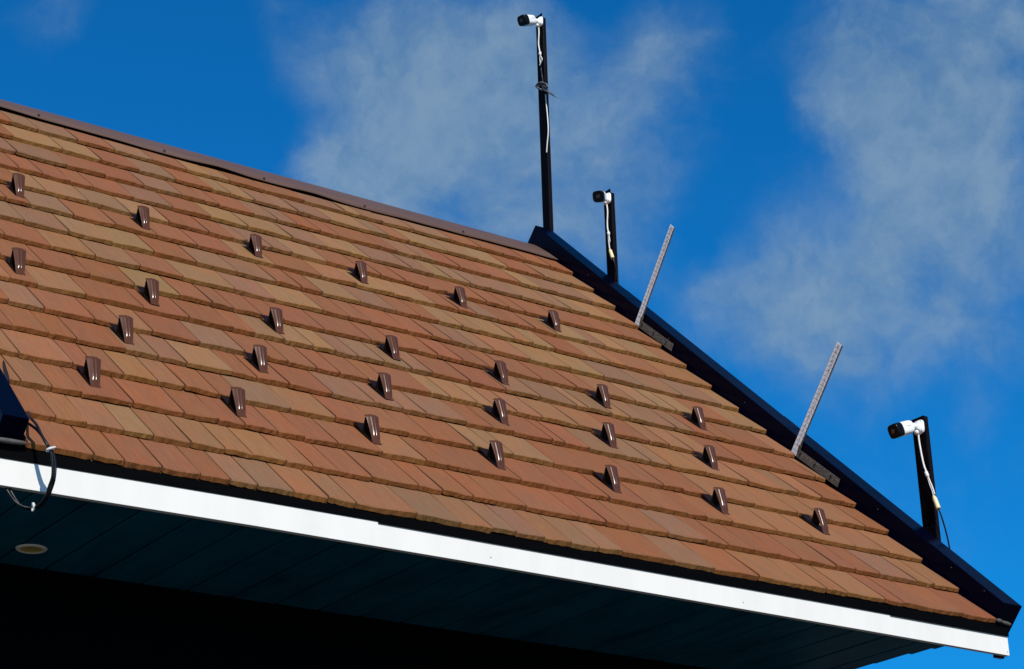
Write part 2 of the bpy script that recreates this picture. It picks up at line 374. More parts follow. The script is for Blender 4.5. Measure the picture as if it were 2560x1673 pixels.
def edge_material():                                           # broken lower edge: streaked tile tint with less blue
    m = bpy.data.materials.new('tile_butt'); m.use_nodes = True; t = m.node_tree; b = t.nodes['Principled BSDF']
    L = t.links.new; N = t.nodes.new
    at = N('ShaderNodeAttribute'); at.attribute_name = 'tint'
    tcn = N('ShaderNodeTexCoord'); mp = N('ShaderNodeMapping'); mp.inputs['Scale'].default_value = (240, 30, 30); L(tcn.outputs['Object'], mp.inputs[0])
    n = N('ShaderNodeTexNoise'); n.inputs['Scale'].default_value = 1; n.inputs['Detail'].default_value = 4; L(mp.outputs[0], n.inputs['Vector'])
    r = N('ShaderNodeMapRange'); L(n.outputs[0], r.inputs[0]); r.inputs['From Min'].default_value = .35; r.inputs['From Max'].default_value = .7; r.inputs['To Min'].default_value = .72; r.inputs['To Max'].default_value = 1.15
    x = N('ShaderNodeMixRGB'); x.blend_type = 'MULTIPLY'; x.inputs[0].default_value = 1; L(at.outputs['Color'], x.inputs[1]); x.inputs[2].default_value = EDGE_MUL
    y = N('ShaderNodeVectorMath'); y.operation = 'SCALE'; L(x.outputs[0], y.inputs[0]); L(r.outputs[0], y.inputs['Scale'])
    L(y.outputs[0], b.inputs['Base Color']); b.inputs['Roughness'].default_value = .85; b.inputs['Specular IOR Level'].default_value = .15
    bp = N('ShaderNodeBump'); bp.inputs['Strength'].default_value = .5; bp.inputs['Distance'].default_value = .003; L(n.outputs[0], bp.inputs['Height']); L(bp.outputs[0], b.inputs['Normal'])
    return m
M['tile_edge'] = edge_material()

# ------------------------------------------------------------------ ground
g = MB(); g.add([(-900, -900, GZ), (900, -900, GZ), (900, 900, GZ), (-900, 900, GZ)], [(0, 1, 2, 3)])
tag(g.build('ground', M['ground']), 'pale paved ground around the building', kind='structure')

g = MB(); g.box((-6.5, -2.2, GZ - .3), (2.5, 9, GZ + .15))  # unseen floor, added so the deeper soffit gets less bounced light
tag(g.build('added_dark_floor', M['added_dark_floor']), 'unseen dark floor added below the eave to dim the soffit', kind='structure')
# ------------------------------------------------------------------ the house
YR = 3.3155                                  # ridge line
house = empty('house', (-2.1, YR, GZ))
tag(house, 'gabled building with reddish brown shake tile roof, white eave board and black verge trim', 'house')
XL, XR = -4.295, 0.13
# deck under the tiles, both slopes
dk = MB()
def mirror(v): return Vector((v[0], 2 * YR - v[1], v[2]))
def yz(s, h): return (s * CT - h * ST, s * ST + h * CT)
def ridge_s(h): return (YR + h * ST) / CT
prof = [yz(.275, -.046), yz(ridge_s(-.046), -.046)]
prof2 = [yz(ridge_s(-.10), -.10), yz(.33, -.10)]
poly = [Vector((XL + .01, *q)) for q in prof + prof2]
dk.prism(poly, (XR - XL - .03, 0, 0))
polyb = [mirror(v) for v in poly][::-1]
dk.prism([v for v in polyb], (XR - XL - .03, 0, 0))
roof = dk.build('roof', M['deck'], house)
# tiles -------------------------------------------------------------
TINT = {'r': (.214, .084, .038), 't': (.236, .125, .056), 'g': (.207, .105, .055), 'o': (.234, .107, .048)}
def tile_geo(x0, x1, k, seed):
    rnd = random.Random(seed); g_ = .0027
    x0 += g_ * rnd.uniform(.5, 1.3); x1 -= g_ * rnd.uniform(.5, 1.3)
    s0 = k * E + rnd.uniform(-.005, .003); th = .0200 + rnd.uniform(-.002, .002)
    lift = rnd.uniform(-.0015, .0018); n = 10 if x1 - x0 > .12 else 7
    tw = rnd.uniform(-.0016, .0016); sk = rnd.uniform(-.003, .003)
    wav = rnd.uniform(0, 6.28); wa = rnd.uniform(0.0004, .0022); s1 = (k + 1) * E + .035
    def top(s): return lift - (.0232 + lift) * (s - k * E) / E
    V = []; xs = [x0 + (x1 - x0) * i / n for i in range(n + 1)]
    for i, x in enumerate(xs):
        u = i / n; jag = rnd.uniform(-.0016, .0016); e = .0025 if i in (0, n) else 0
        hw = math.sin(u * 5 + wav) * wa + tw * (u - .5) * 2; sj = s0 + sk * (u - .5) * 2 + jag + e
        V += [(x, sj - .0028 + rnd.uniform(-.001, .0018), top(s0) - th + hw * .4 + rnd.uniform(-.0015, .0015)),      # lower lip
              (x, sj, top(s0) - .0035 + hw - e * .4 + rnd.uniform(-.0006, .0006)),        # face top
              (x, sj + .0035 + rnd.uniform(0, .0015), top(s0) + hw - e * .3),           # rounded arris
              (x, s1, top(s1)), (x, s1, top(s1) - .014)]
    F = []; MI = []; c = 5
    for i in range(n):
        a = i * c; b_ = a + c
        for j, mi in ((0, 1), (1, 0), (2, 0), (3, 0)):
            F.append((a + j, b_ + j, b_ + j + 1, a + j + 1)[::1]); MI.append(mi)
        F.append((a + 4, b_ + 4, b_, a)); MI.append(1)
    F.append((0, 1, 2, 3, 4)[::1]); MI.append(0)
    q = n * c; F.append((q + 4, q + 3, q + 2, q + 1, q)); MI.append(0)
    return V, F, MI
def make_tile(name, parts, parent):
    V, F, MI, TC, SD = [], [], [], [], []
    for (v, f, mi, tc_, sd_) in parts:
        b = len(V); V += v; F += [tuple(b + i for i in q) for q in f]; MI += mi; TC += [tc_] * len(v); SD += [sd_] * len(v)
    me = bpy.data.meshes.new(name); me.from_pydata(V, [], F); me.update()
    me.materials.append(M['tile']); me.materials.append(M['tile_edge'])
    for p, mi in zip(me.polygons, MI): p.material_index = mi
    a = me.attributes.new('tint', 'FLOAT_COLOR', 'POINT'); a.data.foreach_set('color', [q for c in TC for q in c])
    a = me.attributes.new('seed', 'FLOAT', 'POINT'); a.data.foreach_set('value', SD)
    o = bpy.data.objects.new(name, me); o.rotation_euler = (T, 0, 0)
    put(o, parent); return o
allt = []
for k, line in TILES.items():
    ent = [(float(q[:-1]), q[-1]) for q in line.split()] + [(0.0, '')]
    seams = []
    for (xa, c), (xb, _) in zip(ent, ent[1:]):
        if xb - xa > .33 and xa < -4.1:                       # beyond the left edge of the picture
            n = max(2, round((xb - xa) / .17))
            for i in range(n): seams.append((xa + (xb - xa) * i / n, xa + (xb - xa) * (i + 1) / n, random.choice('rrtg') if i else c))
        else: seams.append((xa, xb, c))
    for xa, xb, c in seams:
        sd_ = len(allt) * 1.37 + k
        r = random.Random(int(sd_ * 100)); v = r.uniform(.94, 1.05); tc_ = [q * v for q in TINT[c]]
        tc_ = (tc_[0] * r.uniform(.96, 1.04), tc_[1] * r.uniform(.96, 1.04), tc_[2] * r.uniform(.94, 1.06), 1)
        mid = roofpt((xa + xb) / 2, (k + .5) * E); d = (mid - CC); z = d.dot(CF)
        vis = abs(d.dot(CR) / z) < .26 and abs(d.dot(CU) / z) < .18
        allt.append(((1 if vis else 0) * (xb - xa) / z ** 2, xa, xb, k, tc_, sd_))
allt.sort(key=lambda q: -q[0])
for a in allt[:298]:
    make_tile('roof_tile', [(*tile_geo(a[1], a[2], a[3], int(a[5] * 1000)), a[4], a[5])], roof)
rest = make_tile('roof_tile_courses', [(*tile_geo(a[1], a[2], a[3], int(a[5] * 1000)), a[4], a[5]) for a in allt[298:]], roof)
tag(rest, kind='stuff')
# plain courses on the far slope (only ever seen from elsewhere): slabs
bk = []
for k in range(1, 17):
    x = -4.2
    while x < -.02:
        x2 = min(0, x + random.choice((.15, .2, .24, .3)))
        v, f, mi = tile_geo(x, x2, k, len(bk) + 5000)
        c = TINT[random.choice('rrtgo')]; bk.append((v, f, mi, (*c, 1), float(len(bk)))); x = x2
far_t = make_tile('roof_tile_courses', bk, roof); tag(far_t, kind='stuff')
far_t.rotation_euler = (T, 0, math.pi); far_t.location = (-4.2, 2 * YR, 0)

# ridge cap: folded brown sheet with a wavy, screwed lower edge
def cap_edge(x):                                              # where its lower edge runs
    P = [(-4.30, 4.30), (-3.3, 4.296), (-2.37, 4.255), (-1.34, 4.232), (-.29, 4.268), (0.0, 4.262)]
    for (a, sa), (b, sb) in zip(P, P[1:]):
        if x <= b: return sa + (sb - sa) * max(0, (x - a)) / (b - a)
    return P[-1][1]
screws = [-3.09, -2.427, -1.865, -1.264, -.626]
def cap_lift(x):
    v = -.004
    for c_, a_, w_ in ((-2.13, .017, .16), (-1.60, .015, .17), (-3.35, .009, .2), (-.95, .004, .2), (-2.75, .004, .2)):
        v += .6 * a_ * math.exp(-((x - c_) / w_) ** 2)
    return v
rc_ = MB(); n = 130; rows = []
for i in range(n + 1):
    x = -4.205 + (4.205 + .008) * i / n; se = cap_edge(x) + .002 * math.sin(x * 23); lf = cap_lift(x)
    sr = ridge_s(-.027); pts = []
    for (s, h) in ((se + .001, lf - .0035), (se, lf), (se + (sr - se) * .35, -.008 + (lf + .004) * .45 ), (se + (sr - se) * .75, -.018), (sr - .012, -.0262), (sr, -.0285)):
        pts.append(roofpt(x, s, h))
    pts += [mirror(q) for q in pts[::-1][1:]]
    rows.append(pts)
rc_.loft(rows, cap=False, closed=False, smooth=True)
rc_.loft([[p_ + Vector((0, 0, -.0012)) for p_ in r] for r in rows], cap=False, closed=False, smooth=True)
ridge = rc_.build('ridge_cap', M['ridge_brown'], house)
for x in screws:
    s = MB(); c = roofpt(x, cap_edge(x) + .028, .0005); nrm = Vector((0, -ST, CT))
    ax, ay = Vector((1, 0, 0)), Vector((0, CT, ST))
    s.loft([[c + (ax * math.cos(t) + ay * math.sin(t)) * r + nrm * hh for t in [k * math.pi / 4 for k in range(8)]] for r, hh in ((.008, 0), (.008, .002), (.005, .003), (.005, .006))], smooth=False)
    s.build('screw', M['screw_dark'], ridge)

# verge trims: black folded steel boxes over both gable edges
def verge(x0, x1, name):
    v = MB(); top, bot = .065, -.085
    a = [yz(.28, top), yz(ridge_s(top), top)]; b = [yz(ridge_s(bot), bot), yz(.28, bot)]
    a2 = [(2 * YR - q[0], q[1]) for q in a[::-1]]; b2 = [(2 * YR - q[0], q[1]) for q in b[::-1]]
    near = [Vector((x0, *q)) for q in a + b]; farp = [Vector((x0, *q)) for q in b2 + a2]
    v.prism(near, (x1 - x0, 0, 0)); v.prism(farp, (x1 - x0, 0, 0))
    return v.build(name, M['black_steel'], house, bevel=.003)
vr = verge(.022, .132, 'verge_trim'); vl = verge(-4.295, -4.21, 'verge_trim')
for s_, h_ in ((.62, .04), (1.16, .035), (2.29, .03), (3.05, .04), (3.95, .03), (.40, .052)):     # small rivets on its inner face
    s = MB(); c = roofpt(.0205, s_, h_)
    s.loft([[c + Vector((-d_, math.cos(t) * r, math.sin(t) * r)) for t in [k * math.pi / 4 for k in range(8)]] for r, d_ in ((.0045, 0), (.0035, .002), (.001, .003))], smooth=True)
    s.build('rivet', M['screw_dark'], vr)
for s_ in (1.95, 3.55):                                      # lapped joints of the verge trim
    j_ = MB(); j_.prism([Vector((.0212, *yz(s_, .0660))), Vector((.0212, *yz(s_ + .16, .0660))), Vector((.0212, *yz(s_ + .16, -.04))), Vector((.0212, *yz(s_, -.04)))], (.1120, 0, 0)); j_.build('lap_joint', M['black_steel'], vr, bevel=.0008)
for A, B in (((-4.33, .178, .163), (-4.205, .178, .168)), ((-.012, .176, .168), (.020, .178, .167)), ((.024, .182, .166), (.078, .184, .161))):
    A, B = Vector(A), Vector(B)
    s = MB(); s.tube([A, A.lerp(B, .12), A.lerp(B, .5), A.lerp(B, .88), B], [.003, .0075, .0085, .007, .002], 8)
    s.build('sealing_roll', M['sealant'], house)

# eave: starter strip, black drip flashing in three lapped lengths, white board
st = MB()
x = -4.19
while x < 0:
    L_ = random.uniform(.25, .6); x2 = min(0, x + L_); d = random.uniform(0, .008); tl = random.uniform(-.002, .003)
    pts = [(x, .262 - d, -.0275), (x2 - .004, .262 - d + .004, -.0275 - tl), (x2 - .004, .34, -.0275), (x, .34, -.0275)]
    P = [roofpt(*q) for q in pts]; st.prism(P, Vector((0, -ST, CT)) * -.006); x = x2
st.build('starter_strip', M['starter'], house)
FY = .199
def sag(x, P):
    for (a, za), (c, zc) in zip(P, P[1:]):
        if x <= c: return za + (zc - za) * max(0, (x - a)) / (c - a)
    return P[-1][1]
TOPZ = [(-4.30, .1155), (-3.41, .1245), (-2.9, .1265), (-.74, .1245), (.12, .1225)]
BOTZ = [(-4.30, .031), (-3.41, .0395), (-2.48, .0415), (-.75, .0375), (.12, .0335)]
def stations(xa, xb): return [xa] + [x for x in (-4.0, -3.7, -3.41, -3.1, -2.8, -2.48, -2.1, -1.7, -1.2, -.75, -.3) if xa + .05 < x < xb - .05] + [xb]
for i, (xa, xb, dz, off) in enumerate(((-4.30, -2.915, 0, 0), (-2.955, -.553, -.0065, .0015), (-.60, .068, -.0105, .003))):
    d = MB(); y0 = FY - .003 - off; rings = []
    for x in stations(xa, xb):
        zb = sag(x, TOPZ) + dz
        rings.append([Vector((x, *q)) for q in [(.30, .187), (y0 + .004, .1585 - off * .3), (y0, .1560 - off * .3), (y0, zb), (y0 + .0015, zb), (y0 + .0015, .1545), (y0 + .005, .1565), (.30, .1845)]])
    d.loft(rings, smooth=False)
    d.build('drip_flashing', M['black_drip'], house)
fb = MB(); rings = []
for x in stations(-4.30, .066):
    zb = sag(x, BOTZ); rings.append([Vector((x, FY, zb)), Vector((x, FY, .150)), Vector((x, FY + .022, .150)), Vector((x, FY + .022, zb))])
fb.loft(rings, smooth=False)
fascia = fb.build('eave_board', M['white_board'], house, bevel=.0012)
fs = MB()
for x, z in ((.055, .048), (-2.5, .07), (-1.36, .065)):
    c = Vector((x, FY, z)); fs.loft([[c + Vector((math.cos(t) * r, -d_, math.sin(t) * r)) for t in [k * math.pi / 4 for k in range(8)]] for r, d_ in ((.003, 0), (.002, .0012))], smooth=False)
fs.build('nail_head', M['logo_grey'], fascia)
tl = MB(); tl.box((.012, FY + .023, .027), (.060, FY + .04, .045)); tl.build('verge_end_block', M['black_steel'], house)

# soffit boards, each its own board with a shadow groove between
SX = [-4.141 - .178 * 1 + .178 * i for i in range(0, 24)]
sb = MB(); sb.box((-4.29, FY + .021, .056), (-.33, 1.05, .075)); soffit = sb.build('soffit', M['soffit_back'], house)
for i, x in enumerate(SX):
    x2 = x + .178
    if x > -.31: break
    a = MB()
    if x2 > -.33: x2 = -.309
    if x2 > -.32:
        pts = [(x + .003, FY + .0225), (-.258, FY + .0225), (-.258, .30), (-.279, .30), (-.279, .41), (-.300, .41), (-.300, .60), (-.309, .60), (-.309, 1.0), (x + .004, 1.0)]
        a.prism([Vector((u, v_, .0445)) for u, v_ in pts], (0, 0, .01))
        a.build('soffit_board', M['soffit'], soffit); break
    z0 = .0445 + random.uniform(-.0006, .0006)
    a.prism([Vector((x + .0045, FY + .0225, z0 + .003)), Vector((x + .0085, FY + .0225, z0)), Vector((x2 - .0085, FY + .0225, z0)), Vector((x2 - .0045, FY + .0225, z0 + .003)), Vector((x2 - .0045, FY + .0225, z0 + .009)), Vector((x + .0045, FY + .0225, z0 + .009))][::-1], (0, 1.0 - FY - .0225, 0))
    a.build('soffit_board', M['soffit'], soffit)
# walls under the roof
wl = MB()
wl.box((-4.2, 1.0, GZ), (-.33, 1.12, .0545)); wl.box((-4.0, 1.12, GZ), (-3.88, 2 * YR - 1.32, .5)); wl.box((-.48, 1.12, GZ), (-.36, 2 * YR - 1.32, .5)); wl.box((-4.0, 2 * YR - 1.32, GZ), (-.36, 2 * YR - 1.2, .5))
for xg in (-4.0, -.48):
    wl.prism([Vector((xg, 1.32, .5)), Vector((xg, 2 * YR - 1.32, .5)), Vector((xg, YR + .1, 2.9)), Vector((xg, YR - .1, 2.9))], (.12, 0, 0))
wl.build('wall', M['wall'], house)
sb2 = MB(); sb2.box((-4.29, 2 * YR - 1.24, .07), (-.30, 2 * YR - .27, .086)); sb2.build('soffit', M['soffit'], house)
fb2 = MB(); fb2.box((-4.30, 2 * YR - FY - .02, .040), (.066, 2 * YR - FY, .157)); fb2.build('eave_board', M['white_board'], house)

# ------------------------------------------------------------------ recessed light in the soffit
lt = empty('ceiling_light', (-3.922, .797, .0445)); tag(lt, 'round recessed light with pale cream rim in the dark soffit', 'light')
c = Vector((-3.922, .797, .0445))
def circ(c, r, z, n=32): return [c + Vector((math.cos(t) * r, math.sin(t) * r, z)) for t in [2 * math.pi * k / n for k in range(n)]]
a = MB(); a.loft([circ(c, .034, .004), circ(c, .036, -.005), circ(c, .049, -.004), circ(c, .052, 0.0005)], cap=False); a.build('trim_ring', M['light_ring'], lt)
a = MB(); a.loft([circ(c, .035, -.0035), circ(c, .030, .0002), circ(c, .012, -.001), circ(c, .002, -.0015)], cap=False); a.build('reflector', M['light_cup'], lt)

# ------------------------------------------------------------------ snow guards
def make_guard():
    root = empty('snow_guard', (0, 0, 0)); root.rotation_euler = (T, 0, 0); WM[root.name] = root.matrix_basis.copy()
    run, hh = .093, .0575; wt, wb = .0265, .0168                  # half widths at the top and at the foot
    R4 = Matrix.Rotation(T, 4, 'X')
    def bld(mb, nm, m, bevel=0):
        me_o = mb.build(nm, m); me_o.parent = root; return me_o
    # sloping flap: arched across, two drawn ribs
    f = MB(); rows = []; nx = 24
    for j in range(15):
        v = j / 14; hw = wb + (wt - wb) * v; row = []
        for i in range(nx + 1):
            u = -1 + 2 * i / nx
            arch = (.0052 * v + .0012) * (1 - u * u)
            rib = 0
            if v > .16:
                for c_ in (-.30, .28): rib += .0026 * min(1, (v - .16) / .05) * math.exp(-((u - c_) / .07) ** 2)
            cur = .0045 * math.sin(min(1, v / .5) * math.pi / 2) * (1 - v)
            row.append(Vector((u * hw, .004 + run * v - (arch + rib + cur) * .45, .003 + hh * v + (arch + rib + cur) * .85)))
        rows.append(row)
    lip = [Vector((q.x * 1.02, q.y + .009, q.z - .006)) for q in rows[-1]]; lip0 = [Vector((q.x, q.y + .005, q.z + .0015)) for q in rows[-1]]
    rows = rows + [lip0, lip]
    foot = [Vector((q.x * 1.12, -.010, .0015)) for q in rows[0]]
    f.loft([foot] + rows, cap=False, closed=False)
    und = [[p_ + Vector((0, .0012, -.0012)) for p_ in r] for r in [foot] + rows]
    f.loft([r[::-1] for r in und], cap=False, closed=False)
    bld(f, 'flap', M['guard_brown'])
    b = MB(); b.prism([Vector((-.021, -.003, -.0005)), Vector((.021, -.003, -.0005)), Vector((.023, .169, -.0005)), Vector((-.023, .169, -.0005))], (0, 0, .0014)); bld(b, 'base_strap', M['guard_shaded'])
    r_ = MB(); r_.prism([Vector((-.0235, .084, .001)), Vector((.0235, .084, .001)), Vector((.0255, run + .006, hh - .004)), Vector((-.0255, run + .006, hh - .004))], (0, .0016, .0004)); bld(r_, 'leg', M['guard_shaded'])
    return root
def copy_thing(src):
    c = src.copy(); COL.objects.link(c)
    for ch in src.children:
        d = ch.copy(); COL.objects.link(d); d.parent = c
    return c
ordn = ['leftmost', 'second from the left', 'third from the left', 'fourth from the left', 'fifth from the left', 'sixth from the left', 'rightmost']
GROWS = [(3.333, -3.8068, 7, 'lowest row'), (5.296, -3.5295, 6, 'second row from the eave'),
         (7.29, -3.815, 7, 'third row from the eave'), (11.212, -3.5352 - .5512, 7, 'topmost row')]
guard = make_guard(); first = True; dg = bpy.context.evaluated_depsgraph_get()
for s_, x0, n_, rowname in GROWS:
    names = []
    for j in range(n_):
        x = x0 + .5512 * j
        P = roofpt(x, s_ * E, 0); d = P - CC; z = d.dot(CF)
        if d.dot(CR) / z * 5267 < -1290: continue
        names.append(x)
    for i, x in enumerate(names):
        q = 'leftmost' if i == 0 else ('rightmost' if i == len(names) - 1 else ordn[i])
        o = guard if first else copy_thing(guard); first = False
        kfrac = s_ - math.floor(s_)
        if s_ > 11 and i == 0: x -= .022; s_off = .012
        else: s_off = 0
        o.location = roofpt(x, s_ * E + s_off, -.0232 * kfrac + .002)
        o.rotation_euler = (T + random.uniform(-.02, .02), random.uniform(-.02, .02), random.uniform(-.03, .03))
        tag(o, 'brown ribbed metal snow guard, %s in the %s' % (q, rowname), 'snow guard', 'brown metal snow guards in rows on the tiles')

# ------------------------------------------------------------------ posts
def post(x, y0, y1, ztop, zbot, label, notch):
    r = empty('camera_post', (x, y0, zbot)); tag(r, label, 'post', 'black steel posts on the verge trim')
    a = MB(); a.box((x - .0035, y0, ztop - notch - .02), (x - .0005, y1, ztop)); a.build('top_plate', M['post_face'], r)
    a = MB()
    t_ = .0035; fw = .022 # open channel: wide web facing left, narrow flanges behind it
    a.box((x, y0, zbot), (x + t_, y1, ztop - notch)); a.build('web', M['post_face'], r, bevel=.0008)
    a = MB(); a.box((x + t_ + .0002, y0, zbot), (x + t_ + fw, y0 + t_, ztop - notch)); a.build('flange', M['post_lit'], r, bevel=.0008)
    a = MB(); a.box((x + t_ + .0002, y1 - t_, zbot), (x + t_ + fw, y1, ztop - notch)); a.build('flange', M['post_lit'], r)
    return r
post(.1345, 3.325, 3.393, 4.706, 2.98, 'tall thin black steel post standing at the roof peak with a camera on top', .028)
post(.1345, 2.745, 2.812, 3.268, 2.45, 'short black steel post halfway along the verge, just below the roof peak', .022)
post(.1345, .590, .666, 1.220, .42, 'short black steel post near the lower right corner of the roof', 0.0)

# ------------------------------------------------------------------ cameras
def frame_of(d, roll=0):
    d = Vector(d).normalized(); r = d.cross(Vector((0, 0, 1))).normalized(); u = r.cross(d).normalized()
    return d, r, u
def camera(base, d, label, blen=.112, br=.0315, neck=.058):
    base = Vector(base); d, r, u = frame_of(d)
    root = empty('security_camera', base); tag(root, label, 'camera', 'white bullet cameras on the posts')
    X = Vector((-1, 0, 0)); Y = Vector((0, -1, 0)); Z = Vector((0, 0, 1))
    a = MB(); a.loft([superellipse(base + X * t_, Y, Z, .030 * k, .033 * k, 36, 3.4) for t_, k in ((0, 1), (.006, 1), (.010, .95), (.0125, .86), (.022, .50), (.027, .42))]); a.build('base_plate', M['white_plastic'], root)
    for sy in (-1, 1):
        for sz in (-1, 1):
            s = MB(); c = base + X * .0118 + Y * (sy * .0195) + Z * (sz * .0220)
            s.loft([[c + X * dd + (Y * math.cos(t) + Z * math.sin(t)) * rr for t in [k * math.pi / 4 for k in range(8)]] for rr, dd in ((.0042, -.004), (.0042, .0012), (.002, .0014))], smooth=False); s.build('screw', M['screw_dark'], root)
    jc = base + X * .038
    bc = jc + d * .020                                     # rear end of the barrel
    a = MB(); a.tube([base + X * .020, base + X * .030, jc, jc + d * .010, bc + d * .006], [.016, .0135, .0155, .0135, .016], 16); a.build('joint', M['white_plastic'], root)
    a = MB(); c2 = base + X * .017 + Z * -.021 + Y * -.004
    a.tube([c2 + Z * .006, c2, c2 - Z * .012], [.011, .012, .010], 12); a.build('cable_outlet', M['white_plastic'], root)
    a = MB(); a.loft([superellipse(bc + d * t_, r, u, br * k, br * k, 36, 3.4) for t_, k in ((0, .55), (.001, .72), (.005, .86), (.014, .95), (.03, .99), (blen * .62, 1.0), (blen * .66, 1.0))]); body = a.build('barrel', M['white_plastic'], root)
    # sun shield over the barrel
    a = MB(); a.loft([superellipse(bc + d * t_, r, u, br * k, br * k, 36, 3.4) for t_, k in ((blen * .661, 1.005), (blen * .68, 1.02), (blen * .93, 1.02), (blen * .985, .99), (blen, .93))]); fc = a.build('front_cover', M['black_plastic'], root)
    a = MB(); fpt = bc + d * (blen + .0004)
    a.loft([[fpt + d * dd + (r * math.cos(t) + u * math.sin(t)) * rr for t in [k * math.pi / 10 for k in range(20)]] for rr, dd in ((.011, .0), (.011, .0015), (.0085, .0018), (.008, .0006))]); a.build('lens', M['lens'], fc)
    # faint grey maker's mark on the side of the barrel
    a = MB(); side = -r if (-r).dot(CC - bc) > 0 else r
    for i in range(7):
        p0 = bc + d * (.026 + i * .0035) + side * (br * 1.004) + u * .003
        hh = .0030 if i in (0, 3, 5) else .0022
        a.prism([p0, p0 + d * .0022, p0 + d * .0022 + u * hh, p0 + u * hh], side * .0004)
    a.build('maker_mark', M['logo_grey'], body)
    return root, jc
camera((.131, 3.343, 4.648), (-.88, -.18, -.36), 'white security camera with black front on the tall post at the roof peak')
camera((.131, 2.768, 3.212), (-.66, -.56, -.36), 'white security camera facing the viewer, on the short post just below the roof peak')
camera((.131, .618, 1.170), (-.93, .06, -.34), 'white security camera seen side-on, on the short post at the lower right')

# ------------------------------------------------------------------ camera leads (placed on the plane of the post web)
def onx(px, py, x):
    d = CF + CR * ((px - 1280) / 5267.221) - CU * ((py - 836.5) / 5267.221); t = (x - CC.x) / d.x
    return CC + d * t
def lead(x, white, split, legs, plug, black, label, rw=.0042):
    top = onx(*white[0], x); r = empty('camera_lead', top); tag(r, label, 'cable', 'leads hanging from the post cameras')
    W = lambda pts: [onx(a, b, x) for a, b in pts]
    a = MB(); a.tube(spline(W(white)), rw, 10); a.build('white_lead', M['white_cable'], r)
    a = MB(); p = W(split); a.tube([p[0], p[0].lerp(p[1], .15), p[0].lerp(p[1], .85), p[1]], [.005, .0082, .0082, .005], 10); a.build('splitter', M['white_cable'], r)
    for L_ in legs:
        a = MB(); a.tube(spline(W(L_)), .0030, 8); a.build('tail', M['white_cable'], r)
    if plug:
        p = W(plug); a = MB(); a.tube([p[0], p[0].lerp(p[1], .2), p[0].lerp(p[1], .9), p[1]], [.006, .0098, .0105, .010], 12); a.build('plug', M['cream_plug'], r)
    for bpts in black:
        a = MB(); a.tube(spline([onx(u_, v_, x + dx) for u_, v_, dx in bpts]), .0036, 8); a.build('black_lead', M['black_cable'], r)
    return r
f1 = lambda x, y: (x / 6.22 + 1250, y / 6.22 + 30)
f2 = lambda x, y: (x / 5.98 + 1450, y / 5.98 + 460)
f3 = lambda x, y: (x / 4.09 + 2200, y / 4.09 + 1020)
lead(.122, [f1(600, 222), f1(605, 330), f1(600, 500), f1(620, 625)], [f1(622, 620), f1(624, 680)],
     [[f1(620, 680), f1(622, 740), f1(626, 800), f1(615, 835)], [f1(630, 680), f1(655, 735), f1(635, 790), f1(620, 830)]], None,
     [[(*f1(640, 850), 0), (*f1(640, 900), 0), (*f1(655, 1000), 0), (*f1(670, 1100), .004)]],
     'white lead with an open loop, hanging down the tall post at the peak')
lead(.122, [f2(400, 300), f2(412, 420), f2(408, 560), f2(412, 660), f2(424, 720)], [f2(424, 715), f2(430, 770)],
     [[f2(425, 770), f2(428, 860), f2(440, 960), f2(452, 985)], [f2(433, 770), f2(445, 850), f2(436, 900), f2(446, 980)]], [f2(448, 980), f2(490, 1112)],
     [[(*f2(490, 1110), 0), (*f2(515, 1180), .006), (*f2(545, 1320), .02), (*f2(565, 1480), .028), (*f2(572, 1560), .03)], [(*f2(496, 1112), .002), (*f2(520, 1200), .008), (*f2(530, 1330), .02), (*f2(548, 1500), .026)]],
     'white lead ending in a cream plug on the short post just below the peak')
lead(.120, [f3(392, 272), f3(402, 350), f3(425, 480), f3(450, 590), f3(475, 655)], [f3(468, 650), f3(490, 705)],
     [[f3(486, 700), f3(508, 780), f3(532, 840), f3(548, 900)], [f3(492, 700), f3(515, 760), f3(540, 820), f3(560, 885)]], [f3(550, 900), f3(600, 1032)],
     [[(*f3(598, 1030), 0), (*f3(625, 1100), .008), (*f3(665, 1230), .03), (*f3(695, 1350), .05), (*f3(712, 1445), .062), (*f3(716, 1500), .066)]],
     'white lead with cream plug and bowed black tail beside the lower right post')
# small white end sleeve beside the third lead's plug
# thin lead running down the flange edge of the tall post
w2 = empty('edge_wire', onx(1362, 240, .135)); tag(w2, 'thin white wire hanging along the right edge of the tall post', 'cable')
a = MB(); a.tube(spline([onx(u_, v_, .132) for u_, v_ in ((1364, 236), (1366, 262), (1369.5, 300), (1370.5, 330), (1368, 360), (1366.5, 382))]), .0036, 8); a.build('wire', M['white_cable'], w2)
# scrap of torn grey tape knotted round the tall post
rg = empty('torn_tape', onx(1354, 214, .12)); tag(rg, 'tattered grey black tape knotted round the tall post with a pointed tail', 'tape')
a = MB(); rnd = random.Random(4)
for pts in ([(1340, 216), (1346, 208), (1356, 207), (1366, 211), (1368, 218)], [(1340, 216), (1348, 222), (1360, 226), (1368, 222)], [(1344, 214), (1353, 213), (1362, 216), (1366, 222)], [(1346, 219), (1352, 211), (1360, 220), (1364, 211)]):
    a.tube(spline([onx(u_, v_, .119 + rnd.uniform(-.006, .004)) for u_, v_ in pts], 6), [rnd.uniform(.004, .0078) for _ in range((len(pts) - 1) * 6 + 1)], 6)
a.build('knot', M['rag'], rg)
a = MB()
for k in range(5):
    o_ = rnd.uniform(-2, 2); L_ = [(1358, 222 + o_), (1368, 229 + o_ * 1.4), (1377, 235 + o_ * 1.3), (1386, 241 + o_ * .4), (1398 - k * 3, 246.5 - k)]
    a.tube(spline([onx(u_, v_, .128 + rnd.uniform(-.01, .01)) for u_, v_ in L_], 6), [(.0088 * (1 - i / 25) + .0004) * rnd.uniform(.7, 1.2) for i in range(25)], 6)
a.build('tail', M['rag'], rg)

